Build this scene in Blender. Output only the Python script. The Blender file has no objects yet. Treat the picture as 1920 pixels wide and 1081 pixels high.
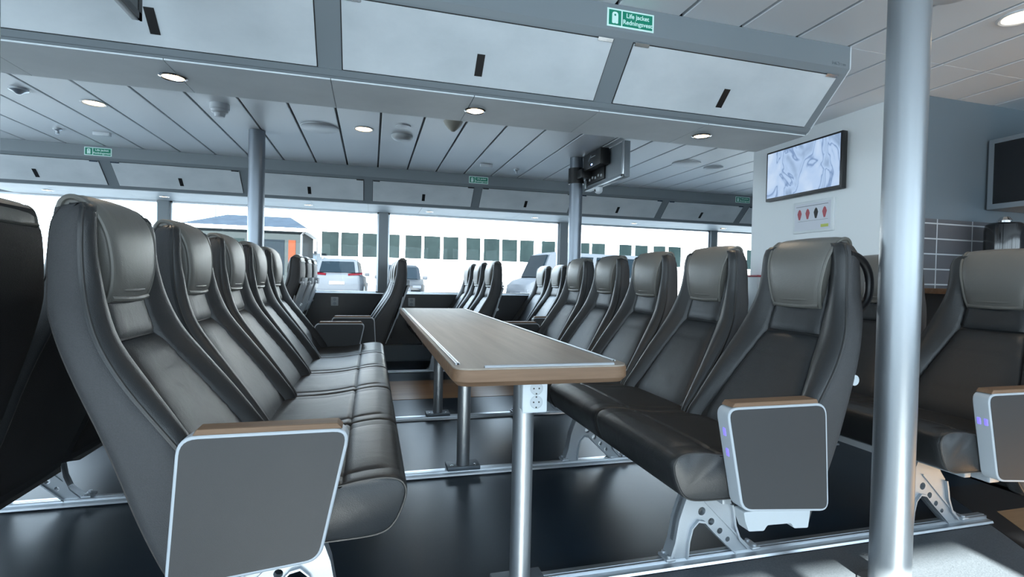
import bpy, bmesh, math, random
from mathutils import Vector, Matrix
random.seed(7)
SC = bpy.context.scene
COL = SC.collection

# ---------------------------------------------------------------- camera
F_PX, YAW, PITCH, ROLL, CAM_H = 958.48, .2686, .0172, -.0226, 1.01
cy_, sy_ = math.cos(YAW), math.sin(YAW)
cp_, sp_ = math.cos(PITCH), math.sin(PITCH)
fw = Vector((sy_*cp_, cy_*cp_, -sp_)); rt = Vector((cy_, -sy_, 0)); dn = fw.cross(rt)
r2 = rt*math.cos(ROLL) + dn*math.sin(ROLL); d2 = dn*math.cos(ROLL) - rt*math.sin(ROLL)
cam = bpy.data.objects.new('camera', bpy.data.cameras.new('camera')); COL.objects.link(cam)
mw = Matrix.Identity(4)
for i in range(3):
    mw[i][0] = r2[i]; mw[i][1] = -d2[i]; mw[i][2] = -fw[i]
mw[0][3], mw[1][3], mw[2][3] = 0, 0, CAM_H
cam.matrix_world = mw
cam.data.sensor_fit = 'HORIZONTAL'; cam.data.sensor_width = 36; cam.data.lens = 36*F_PX/1920
cam.data.clip_start = .02; cam.data.clip_end = 400
SC.camera = cam

# ---------------------------------------------------------------- world, sun, exposure
SKY_STRENGTH, SUN_STRENGTH, EXPOSURE = 6.8, 48.0, 0.5
w = bpy.data.worlds.new('overcast_sky'); SC.world = w; w.use_nodes = True
nt = w.node_tree; bg = nt.nodes['Background']
gt = nt.nodes.new('ShaderNodeTexCoord'); sx = nt.nodes.new('ShaderNodeSeparateXYZ'); rp = nt.nodes.new('ShaderNodeValToRGB')
nt.links.new(gt.outputs['Generated'], sx.inputs[0]); nt.links.new(sx.outputs['Z'], rp.inputs[0]); nt.links.new(rp.outputs[0], bg.inputs[0])
rp.color_ramp.elements[0].color = (.78, .885, 1, 1); rp.color_ramp.elements[1].color = (.52, .72, 1, 1)
bg.inputs[1].default_value = SKY_STRENGTH
sun = bpy.data.objects.new('sun', bpy.data.lights.new('sun', 'SUN')); COL.objects.link(sun)
sun.data.energy = SUN_STRENGTH; sun.data.angle = math.radians(.6); sun.data.color = (1, .98, .95)
sun.rotation_euler = Vector((.12, 1, -.412)).to_track_quat('-Z', 'Y').to_euler()
VS = SC.view_settings
VS.view_transform = 'Standard'; VS.look = 'None'; VS.exposure = EXPOSURE; VS.gamma = 1; VS.use_curve_mapping = False
try:
    SC.cycles.max_bounces = 10; SC.cycles.diffuse_bounces = 6; SC.cycles.glossy_bounces = 4
    SC.cycles.transparent_max_bounces = 12; SC.cycles.sample_clamp_indirect = 6; SC.cycles.use_denoising = True
    SC.cycles.caustics_reflective = False
except Exception: pass
def portal(x0, x1, y, z0, z1, into):
    l = bpy.data.lights.new('sky_portal', 'AREA'); l.shape = 'RECTANGLE'; l.size = x1-x0; l.size_y = z1-z0
    l.cycles.is_portal = True
    o = bpy.data.objects.new('sky_portal', l); COL.objects.link(o); o.location = ((x0+x1)/2, y, (z0+z1)/2)
    o.rotation_euler = Vector((0, into, 0)).to_track_quat('-Z', 'Z').to_euler()
l = bpy.data.lights.new('sky_portal', 'AREA'); l.shape = 'RECTANGLE'; l.size = 9.6; l.size_y = 1.2; l.cycles.is_portal = True
o = bpy.data.objects.new('sky_portal', l); COL.objects.link(o); o.location = (-5.8, 1.6, 1.33); o.rotation_euler = (math.pi/2, 0, -math.pi/2)
portal(-5, 7, 6.6, .8, 1.8, -1)
portal(-5.5, 6.5, -3.4, .75, 1.95, 1)

# ---------------------------------------------------------------- materials
def lin(c):
    return tuple(((v/255)/12.92 if v/255 <= .04045 else ((v/255+.055)/1.055)**2.4) for v in c)
def mat(name, col, rough=.5, metal=0, bump=None, vary=None, spec=.5, emit=None, coat=0, stretch=None):
    """bump=(scale,strength); vary=(scale, other colour); stretch=(sx,sy,sz) scales the texture space"""
    m = bpy.data.materials.new(name); m.use_nodes = True; t = m.node_tree; b = t.nodes['Principled BSDF']
    b.inputs['Base Color'].default_value = (*col, 1); b.inputs['Roughness'].default_value = rough
    b.inputs['Metallic'].default_value = metal; b.inputs['Specular IOR Level'].default_value = spec
    if coat: b.inputs['Coat Weight'].default_value = coat; b.inputs['Coat Roughness'].default_value = .15
    if emit: b.inputs['Emission Color'].default_value = (*emit[0], 1); b.inputs['Emission Strength'].default_value = emit[1]
    tc = t.nodes.new('ShaderNodeTexCoord'); mp = t.nodes.new('ShaderNodeMapping'); t.links.new(tc.outputs['Object'], mp.inputs[0])
    if stretch: mp.inputs['Scale'].default_value = stretch
    if vary:
        n = t.nodes.new('ShaderNodeTexNoise'); n.inputs['Scale'].default_value = vary[0]; n.inputs['Detail'].default_value = 6
        n.inputs['Roughness'].default_value = .6
        t.links.new(mp.outputs[0], n.inputs[0]); r = t.nodes.new('ShaderNodeValToRGB')
        r.color_ramp.elements[0].position = .32; r.color_ramp.elements[1].position = .7
        r.color_ramp.elements[0].color = (*col, 1); r.color_ramp.elements[1].color = (*vary[1], 1)
        t.links.new(n.outputs['Fac'], r.inputs[0]); t.links.new(r.outputs[0], b.inputs['Base Color'])
    if bump:
        n = t.nodes.new('ShaderNodeTexNoise'); n.inputs['Scale'].default_value = bump[0]; n.inputs['Detail'].default_value = 4
        t.links.new(mp.outputs[0], n.inputs[0]); q = t.nodes.new('ShaderNodeBump'); q.inputs['Strength'].default_value = bump[1]
        q.inputs['Distance'].default_value = .01
        t.links.new(n.outputs['Fac'], q.inputs['Height']); t.links.new(q.outputs[0], b.inputs['Normal'])
    return m
def leather(name, col, rough):
    m = mat(name, col, rough); t = m.node_tree; b = t.nodes['Principled BSDF']
    tc = t.nodes.new('ShaderNodeTexCoord')
    v = t.nodes.new('ShaderNodeTexVoronoi'); v.inputs['Scale'].default_value = 420
    n = t.nodes.new('ShaderNodeTexNoise'); n.inputs['Scale'].default_value = 9; n.inputs['Detail'].default_value = 3
    n.inputs['Distortion'].default_value = .8
    for x in (v, n): t.links.new(tc.outputs['Object'], x.inputs[0])
    b1 = t.nodes.new('ShaderNodeBump'); b1.inputs['Strength'].default_value = .18; b1.inputs['Distance'].default_value = .002
    b2 = t.nodes.new('ShaderNodeBump'); b2.inputs['Strength'].default_value = .3; b2.inputs['Distance'].default_value = .007
    t.links.new(v.outputs['Distance'], b1.inputs['Height']); t.links.new(n.outputs['Fac'], b2.inputs['Height'])
    t.links.new(b1.outputs[0], b2.inputs['Normal']); t.links.new(b2.outputs[0], b.inputs['Normal'])
    return m
M = {}
PI = math.pi
M['shell'] = mat('taupe_seat_fabric', (.050, .050, .052), .62, bump=(500, .25), vary=(300, (.038, .038, .040)))
M['back'] = mat('dark_seat_back', (.028, .025, .024), .6, bump=(300, .2))
M['leather'] = leather('dark_leather', (.024, .025, .026), .40)
M['panel'] = leather('dark_leather_panel', (.024, .026, .028), .40)
M['cover'] = leather('grey_headrest_leather', (.155, .148, .134), .38)
M['piping'] = mat('dark_piping', (.03, .029, .028), .5)
M['cpiping'] = mat('grey_piping', (.15, .145, .13), .45)
M['rim'] = mat('painted_silver_rim', (.50, .53, .56), .4)
M['lam'] = mat('grey_laminate', (.027, .028, .030), .55, bump=(700, .1))
M['cast'] = mat('cast_aluminium', (.50, .54, .58), .4, .5, bump=(250, .08))
M['alu'] = mat('anodised_aluminium', (.55, .58, .61), .3, .85)
M['pole'] = mat('brushed_steel_pole', (.31, .33, .35), .38, .75, bump=(60, .05), stretch=(1, 1, .02))
M['polef'] = mat('grey_steel_pole', (.22, .245, .28), .34, .8)
M['frame'] = mat('grey_locker_frame', (.20, .225, .245), .45)
M['door'] = mat('pale_concrete_laminate', (.55, .585, .61), .5, vary=(3.2, (.66, .69, .715)), stretch=(1, 1, 2))
M['soffit'] = mat('pale_soffit_laminate', (.60, .64, .67), .5, vary=(4, (.68, .72, .75)))
M['base'] = mat('blue_grey_cast_plate', (.13, .155, .18), .45, .3)
M['black'] = mat('black_plastic', (.008, .008, .009), .4)
M['blackg'] = mat('black_glass', (.012, .013, .015), .12)
M['ceil'] = mat('white_ceiling_panel', (.80, .83, .86), .42)
M['groove'] = mat('dark_groove', (.10, .11, .12), .7)
M['white'] = mat('white_paint', (.82, .85, .86), .55)
M['gwall'] = mat('grey_wall_paint', (.115, .145, .17), .6, vary=(2, (.125, .155, .18)))
M['dwall'] = mat('dark_hull_panel', (.028, .029, .032), .5)
M['dark'] = mat('navy_floor_vinyl', (.008, .018, .031), .32)
M['chrome'] = mat('chrome', (.8, .8, .8), .12, 1)
M['plastic'] = mat('light_grey_plastic', (.55, .58, .60), .45)
M['green'] = mat('safety_green', (0, .22, .13), .4)
M['signw'] = mat('sign_white', (.70, .92, .86), .4)
M['sock'] = mat('white_socket_plastic', (.72, .76, .78), .35)
M['hole'] = mat('socket_hole', (.01, .01, .01), .6)
M['lamp'] = mat('warm_lamp', (1, .8, .55), .4, emit=((1, .74, .42), 9))
M['blue'] = mat('blue_led', (.1, .1, .6), .4, emit=((.16, .13, 1), 1.2))
M['detector'] = mat('white_detector', (.66, .69, .72), .4)
M['tray'] = mat('grey_tray_plastic', (.36, .38, .40), .4)
def wood(name, a, b_, axis, rough=.4, sc=26):
    m = mat(name, a, rough, vary=(sc, b_), stretch={'x': (.06, 1, 1), 'y': (1, .06, 1)}[axis], bump=None)
    return m
M['oak'] = wood('oak_edge', (.150, .083, .044), (.235, .138, .080), 'x', .55, 40)
M['oaktop'] = wood('oak_table_top', (.30, .25, .205), (.38, .325, .27), 'y', .5, 22)
M['plank'] = wood('wood_floor_vinyl', (.30, .165, .08), (.42, .25, .13), 'x', .35, 14)
# floor with fine speckles
m = M['dark']; t = m.node_tree; b = t.nodes['Principled BSDF']; tc = t.nodes.new('ShaderNodeTexCoord')
n1 = t.nodes.new('ShaderNodeTexNoise'); n1.inputs['Scale'].default_value = 1.6; n1.inputs['Detail'].default_value = 5
n2 = t.nodes.new('ShaderNodeTexVoronoi'); n2.inputs['Scale'].default_value = 160
for x in (n1, n2): t.links.new(tc.outputs['Object'], x.inputs[0])
lt = t.nodes.new('ShaderNodeMath'); lt.operation = 'LESS_THAN'; lt.inputs[1].default_value = .10; t.links.new(n2.outputs['Distance'], lt.inputs[0])
mr = t.nodes.new('ShaderNodeMapRange'); mr.inputs['To Min'].default_value = .32; mr.inputs['To Max'].default_value = .44; b.inputs['Specular IOR Level'].default_value = .4
t.links.new(n1.outputs['Fac'], mr.inputs['Value']); t.links.new(mr.outputs[0], b.inputs['Roughness'])
mx = t.nodes.new('ShaderNodeMix'); mx.data_type = 'RGBA'; mx.inputs['A'].default_value = (.008, .018, .031, 1); mx.inputs['B'].default_value = (.06, .075, .09, 1)
t.links.new(lt.outputs[0], mx.inputs['Factor']); t.links.new(mx.outputs['Result'], b.inputs['Base Color'])
M['carpet'] = mat('speckled_grey_floor', (.075, .085, .095), .55, vary=(180, (.12, .135, .15)), bump=(200, .1))
# glass that lets light straight through
g = bpy.data.materials.new('window_glass'); g.use_nodes = True; t = g.node_tree; t.nodes.remove(t.nodes['Principled BSDF'])
tr = t.nodes.new('ShaderNodeBsdfTransparent'); tr.inputs[0].default_value = (.93, .97, .97, 1)
gl = t.nodes.new('ShaderNodeBsdfGlossy'); gl.inputs['Roughness'].default_value = .02
fr = t.nodes.new('ShaderNodeFresnel'); fr.inputs[0].default_value = 1.13; ms = t.nodes.new('ShaderNodeMixShader')
t.links.new(fr.outputs[0], ms.inputs[0]); t.links.new(tr.outputs[0], ms.inputs[1]); t.links.new(gl.outputs[0], ms.inputs[2])
t.links.new(ms.outputs[0], t.nodes['Material Output'].inputs[0]); M['glass'] = g

# ---------------------------------------------------------------- mesh helpers
class MB:
    def __init__(s): s.bm = bmesh.new()
    def quadring(s, rings, closed=True, caps=True):
        bm = s.bm; V = [[bm.verts.new(p) for p in r] for r in rings]; n = len(V[0])
        for a, b in zip(V, V[1:]):
            for i in range(n if closed else n-1):
                j = (i+1) % n
                try: bm.faces.new((a[i], a[j], b[j], b[i]))
                except ValueError: pass
        if caps and closed:
            for r in (V[0], V[-1]):
                try: bm.faces.new(r)
                except ValueError: pass
        return s
    def box(s, x0, x1, y0, y1, z0, z1, bev=0, seg=2, M4=None):
        r = bmesh.ops.create_cube(s.bm, size=1); vs = r['verts']
        for v in vs: v.co = Vector((x0+(v.co.x+.5)*(x1-x0), y0+(v.co.y+.5)*(y1-y0), z0+(v.co.z+.5)*(z1-z0)))
        if bev:
            es = list({e for v in vs for e in v.link_edges})
            q = bmesh.ops.bevel(s.bm, geom=es, offset=bev, segments=seg, profile=.5, affect='EDGES')
            vs = list({v for f in q['faces'] for v in f.verts} | {v for v in vs if v.is_valid})
        if M4 is not None:
            for v in vs: v.co = M4 @ v.co
        return s
    def cyl(s, p0, p1, r, n=24, r1=None):
        p0, p1 = Vector(p0), Vector(p1); d = (p1-p0).normalized(); u = d.orthogonal().normalized(); v = d.cross(u); r1 = r if r1 is None else r1
        ring = lambda p, q: [p+(u*math.cos(6.28318*i/n)+v*math.sin(6.28318*i/n))*q for i in range(n)]
        return s.quadring([ring(p0, r), ring(p1, r1)])
    def lathe(s, c, prof, n=28, axis='z', sgn=1):
        rings = []
        for r, h in prof:
            rings.append([Vector(c)+Vector((r*math.cos(6.28318*i/n), r*math.sin(6.28318*i/n), sgn*h)) for i in range(n)])
        return s.quadring(rings)
    def tube(s, path, r, n=8, closed=False):
        P = [Vector(p) for p in path]; rings = []
        for i, p in enumerate(P):
            if closed: d = P[(i+1) % len(P)]-P[i-1]
            else: d = P[min(i+1, len(P)-1)]-P[max(i-1, 0)]
            d.normalize(); ref = Vector((0, 1, 0)) if abs(d.y) < .9 else Vector((1, 0, 0))
            u = d.cross(ref).normalized(); v = d.cross(u)
            rr = r[i] if isinstance(r, (list, tuple)) else r
            rings.append([p+(u*math.cos(6.28318*k/n)+v*math.sin(6.28318*k/n))*rr for k in range(n)])
        if closed: rings.append(rings[0])
        return s.quadring(rings, caps=not closed)
    def prism(s, poly, f, a, b, holes=()):
        """poly in 2D; f(u,v,t)->3D; extruded from t=a to t=b; holes: list of 2D loops"""
        bm = s.bm; caps = []
        for tt in (a, b):
            es = []; loops = []
            for lp in [poly]+list(holes):
                vs = [bm.verts.new(f(u, v, tt)) for u, v in lp]; loops.append(vs)
                for i in range(len(vs)): es.append(bm.edges.new((vs[i], vs[(i+1) % len(vs)])))
            if holes: bmesh.ops.triangle_fill(bm, edges=es, use_beauty=True)
            else: bm.faces.new(loops[0])
            caps.append(loops)
        for la, lb in zip(*caps):
            for i in range(len(la)):
                j = (i+1) % len(la); bm.faces.new((la[i], la[j], lb[j], lb[i]))
        return s
    def build(s, name, m, parent=None, smooth=35, sub=0, bevel=0):
        bm = s.bm; bmesh.ops.recalc_face_normals(bm, faces=bm.faces[:])
        me = bpy.data.meshes.new(name); bm.to_mesh(me); bm.free()
        me.materials.append(M[m] if isinstance(m, str) else m)
        for p in me.polygons: p.use_smooth = bool(smooth)
        if smooth and smooth < 180: me.set_sharp_from_angle(angle=math.radians(smooth))
        o = bpy.data.objects.new(name, me); COL.objects.link(o)
        if parent: o.parent = parent
        if sub:
            q = o.modifiers.new('subdivision', 'SUBSURF'); q.levels = sub; q.render_levels = sub
        if bevel:
            q = o.modifiers.new('bevel', 'BEVEL'); q.width = bevel; q.segments = 2; q.limit_method = 'ANGLE'
        return o
def tag(o, label=None, cat=None, group=None, kind=None):
    for k, v in (('label', label), ('category', cat), ('group', group), ('kind', kind)):
        if v: o[k] = v
    return o
def empty(name, loc=(0, 0, 0), rz=0, label=None, cat=None, group=None, kind=None):
    o = bpy.data.objects.new(name, None); COL.objects.link(o); o.location = loc; o.rotation_euler = (0, 0, rz); o.empty_display_size = .1
    return tag(o, label, cat, group, kind)
def copy_tree(o, parent=None):
    c = o.copy(); COL.objects.link(c)
    if parent: c.parent = parent
    for ch in list(o.children): copy_tree(ch, c)
    return c
def rpoly(pts, r, n=5):
    out = []; N = len(pts)
    for i in range(N):
        p = Vector(pts[i]); a = Vector(pts[i-1]); b = Vector(pts[(i+1) % N]); rr = r[i] if isinstance(r, (list, tuple)) else r
        da = (a-p).normalized(); db = (b-p).normalized(); p0 = p+da*rr; p1 = p+db*rr
        for k in range(n+1):
            q = k/n; out.append(tuple(p0*(1-q)**2+p*2*q*(1-q)+p1*q*q))
    return out
def inset(pts, d):
    c = Vector((sum(p[0] for p in pts)/len(pts), sum(p[1] for p in pts)/len(pts))); out = []; N = len(pts)
    area = sum(pts[i][0]*pts[(i+1) % N][1]-pts[(i+1) % N][0]*pts[i][1] for i in range(N)); sg = 1 if area > 0 else -1
    for i in range(N):
        t = (Vector(pts[(i+1) % N])-Vector(pts[i-1])).normalized(); out.append((pts[i][0]-t.y*d*sg, pts[i][1]+t.x*d*sg))
    return out
def spline(tab, n):
    """Catmull-Rom through the rows of tab -> n rows"""
    out = []; m_ = len(tab)-1
    for k in range(n):
        u = k/(n-1)*m_; i = min(int(u), m_-1); q = u-i
        p = [tab[max(i-1, 0)], tab[i], tab[i+1], tab[min(i+2, m_)]]
        out.append([.5*((2*p[1][c])+(-p[0][c]+p[2][c])*q+(2*p[0][c]-5*p[1][c]+4*p[2][c]-p[3][c])*q*q+(-p[0][c]+3*p[1][c]-3*p[2][c]+p[3][c])*q**3) for c in range(len(tab[0]))])
    return out
def structure(o): o['kind'] = 'structure'; return o
def text_mesh(body, size, m, parent, pos, xdir=(1, 0, 0), ydir=(0, 0, 1), name='lettering', align='CENTER', bold=.0):
    cu = bpy.data.curves.new('t', 'FONT'); cu.body = body; cu.size = size; cu.align_x = align; cu.extrude = .0008; cu.offset = bold
    ob = bpy.data.objects.new('t', cu); COL.objects.link(ob)
    dg = bpy.context.evaluated_depsgraph_get(); me = bpy.data.meshes.new_from_object(ob.evaluated_get(dg)); bpy.data.objects.remove(ob)
    X = Vector(xdir).normalized(); Y = Vector(ydir).normalized(); Z = X.cross(Y)
    for v in me.vertices: v.co = Vector(pos)+X*v.co.x+Y*v.co.y+Z*v.co.z
    me.materials.clear(); me.materials.append(M[m]); o = bpy.data.objects.new(name, me); COL.objects.link(o)
    if parent: o.parent = parent
    return o

# ================================================================= SETTING
ZC = 2.14; YW = 6.4; SILL = .812; ZS = 1.79
XL, XR, YR = -5.6, 6.8, -3.2
structure(MB().box(XL-.1, XR+.1, YR-.1, YW+.1, -.12, 0).build('floor', 'dark', smooth=0))
# speckled floor field beside the near rail, wood aisles and their black borders, laid as thin sheets
structure(MB().prism([(XL, -3.1), (2.05, -3.1), (2.05, .66), (2.60, 1.555), (.62, 1.555), (.62, .5), (XL, .5)], lambda u, v, t: (u, v, t), 0, .0015).build('floor_grey_field', 'carpet', smooth=0))  # its unseen part behind the camera is widened to bounce light upwards
structure(MB().prism([(2.05, .45), (4.2, .45), (4.2, 1.90), (2.80, 1.90), (2.05, .66)], lambda u, v, t: (u, v, t), 0, .0025).build('floor_black_border', 'black', smooth=0))
structure(MB().prism([(2.20, .6), (4.0, .6), (4.0, 1.64), (2.77, 1.64), (2.20, .79)], lambda u, v, t: (u, v, t), 0, .004).build('floor_wood_aisle', 'plank', smooth=0))
structure(MB().box(-2.2, 2.9, 4.28, 5.05, 0, .003).build('floor_wood_strip', 'plank', smooth=0))
# ceiling: panels along Y with grooves
mb = MB(); k = -24
while True:
    x0 = 2.145+.3*(k-1)
    k += 1
    if x0 > XR: break
    if x0 < XL-.3: continue
    mb.box(max(x0+.008, XL), min(x0+.292, XR), YR, 1.93, ZC, ZC+.02, .003, 1)
    mb.box(max(x0+.008, XL), min(x0+.292, XR), (2.5 if x0 < 2.1 else 1.93), YW, ZC, ZC+.02, .003, 1)
structure(mb.build('ceiling', 'ceil', smooth=0))
structure(MB().box(XL, XR, YR, YW, ZC+.022, ZC+.06).build('ceiling_backing', 'groove', smooth=0))
# walls
structure(MB().box(XL, XR, YW, YW+.1, 0, SILL).build('wall_back', 'dwall', smooth=0))
structure(MB().box(XL, XR, YW, YW+.1, ZS, 2.2).build('wall_back_upper', 'frame', smooth=0))
structure(MB().box(XL-.1, XL, YR, YW+.1, 0, .75).build('wall_left', 'gwall', smooth=0))
structure(MB().box(XL-.1, XL, YR, YW+.1, 1.92, 2.2).build('wall_left_upper', 'gwall', smooth=0))
for k in range(5):  # unseen side windows, added to brighten the white partition from the left
    a, b_ = YR+1.94*k, YR+1.94*(k+1)
    f = structure(MB().box(XL-.09, XL-.01, a, a+.06, .75, 1.92).box(XL-.09, XL-.01, b_-.06, b_, .75, 1.92).build('window_%d' % (20+k), 'frame', smooth=0))
    structure(MB().box(XL-.06, XL-.054, a+.06, b_-.06, .75, 1.92).build('pane', 'glass', f, smooth=0))
structure(MB().box(XR, XR+.1, YR, YW+.1, 0, 2.2).build('wall_right', 'gwall', smooth=0))
structure(MB().box(1.76, 1.92, YR-.1, YR, .75, 1.95).build('trim_9', 'frame', smooth=0))  # unseen wide post, added to split the sun patches on the floor
structure(MB().box(XL, XR, YR-.1, YR, 0, .75).build('wall_front', 'dwall', smooth=0))
structure(MB().box(XL, XR, YR-.1, YR, 1.95, 2.2).build('wall_front_upper', 'frame', smooth=0))
structure(MB().box(XL, XR, YW-.10, YW, .0, .19).box(XL, XR, YW-.13, YW-.10, 0, .012).build('baseboard_back', 'frame', smooth=0))
structure(MB().box(XL, XR, YW-.02, YW+.03, SILL-.012, SILL+.004, .004).build('trim_1', 'alu', smooth=0))
WX = [-6.84+.0]+[.13+2.33*k for k in range(-2, 3)]
wn = 0
posts = [.13+2.33*k for k in range(-2, 3)]
for i, x in enumerate(posts):
    structure(MB().box(x-.055, x+.055, YW-.01, YW+.1, SILL, ZS, .004, 1).cyl((x, YW-.012, 1.72), (x, YW-.009, 1.72), .006, 10).build('trim_%d' % (i+2), 'frame', smooth=0))
edges = [XL]+posts+[XR]
for i in range(len(edges)-1):
    a, b_ = edges[i]+.055, edges[i+1]-.055
    wn += 1
    f = structure(MB().box(a, b_, YW+.03, YW+.07, SILL, SILL+.02).box(a, b_, YW+.03, YW+.07, ZS-.02, ZS).box(a, a+.02, YW+.03, YW+.07, SILL, ZS).box(b_-.02, b_, YW+.03, YW+.07, SILL, ZS).build('window_%d' % wn, 'alu', smooth=0))
    structure(MB().box(a+.02, b_-.02, YW+.045, YW+.051, SILL+.02, ZS-.02).build('pane', 'glass', f, smooth=0))
for i, (a, b_) in enumerate([(XL, -3.3), (-3.3, -1.0), (-1.0, .85), (.85, 1.76), (1.92, 4.0), (4.0, 5.4), (5.4, XR)]):
    wn += 1
    f = structure(MB().box(a, a+.06, YR-.09, YR-.01, .75, 1.95).box(b_-.06, b_, YR-.09, YR-.01, .75, 1.95).box(a, b_, YR-.09, YR-.01, .75, .78).build('window_%d' % wn, 'frame', smooth=0))
    structure(MB().box(a+.06, b_-.06, YR-.06, YR-.054, .78, 1.95).build('pane', 'glass', f, smooth=0))
# white partition with the screen, grey galley wall behind it
structure(MB().box(2.98, 3.04, 2.26, 3.51, 0, ZC).box(3.04, XR, 3.45, 3.51, 0, ZC).build('wall_partition', 'white', smooth=0))
structure(MB().box(3.04, XR, 2.26, 2.30, 1.425, ZC).build('wall_galley', 'gwall', smooth=0))
tm = bpy.data.materials.new('grey_galley_tiles'); tm.use_nodes = True; t = tm.node_tree; b = t.nodes['Principled BSDF']; b.inputs['Roughness'].default_value = .35
tc = t.nodes.new('ShaderNodeTexCoord'); mp = t.nodes.new('ShaderNodeMapping'); mp.inputs['Rotation'].default_value = (math.radians(-90), 0, 0)
mp.inputs['Location'].default_value = (-3.2225, -1.4, 0)
br = t.nodes.new('ShaderNodeTexBrick'); br.offset = 0; br.inputs['Scale'].default_value = 1; br.inputs['Brick Width'].default_value = .287; br.inputs['Row Height'].default_value = .09
br.inputs['Mortar Size'].default_value = .004; br.inputs['Mortar Smooth'].default_value = .1
br.inputs['Color1'].default_value = (.085, .085, .095, 1); br.inputs['Color2'].default_value = (.10, .10, .11, 1); br.inputs['Mortar'].default_value = (.42, .45, .47, 1)
# object coords: x, z are the wall's plane
cb = t.nodes.new('ShaderNodeSeparateXYZ'); cc = t.nodes.new('ShaderNodeCombineXYZ'); ad = t.nodes.new('ShaderNodeVectorMath'); ad.operation = 'ADD'
ad.inputs[1].default_value = (-3.2225+.287*20, -1.4+.09*20+.002, 0)
t.links.new(tc.outputs['Object'], cb.inputs[0]); t.links.new(cb.outputs['X'], cc.inputs[0]); t.links.new(cb.outputs['Z'], cc.inputs[1])
t.links.new(cc.outputs[0], ad.inputs[0]); t.links.new(ad.outputs[0], br.inputs[0]); t.links.new(br.outputs[0], b.inputs['Base Color'])
M['tiles'] = tm
structure(MB().box(3.04, XR, 2.258, 2.30, .90, 1.425).build('wall_galley_tiles', 'tiles', smooth=0))
structure(MB().box(3.04, XR, 2.26, 2.30, 0, .90).build('wall_galley_lower', 'dwall', smooth=0))

# floor rails: each a thing let into the deck
def rail(y, x0, x1, label, cut=False):
    mb = MB()
    mb.prism([(y-.040, .002), (y-.036, .010), (y-.012, .012), (y-.012, .024), (y+.022, .024), (y+.022, .012), (y+.030, .010), (y+.034, .002)], lambda u, v, t: (t, u, v), x0, x1)
    for s_ in (-1,): mb.box(x0, x1, y-.001, y+.010, .024, .0255)
    tag(mb.build('floor_rail', 'alu', smooth=0), label, 'floor rail', 'floor rails')
rail(1.60, XL+.1, 2.62, 'silver floor rail nearest the camera, under the first seats of each row')
rail(2.61, XL+.1, 2.9, 'silver floor rail carrying the middle leg of the table')
rail(3.66, XL+.1, 2.9, 'silver floor rail carrying the far leg of the table')
rail(5.52, XL+.1, XR-.2, 'silver floor rail beyond the wood strip, before the windows')

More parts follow.
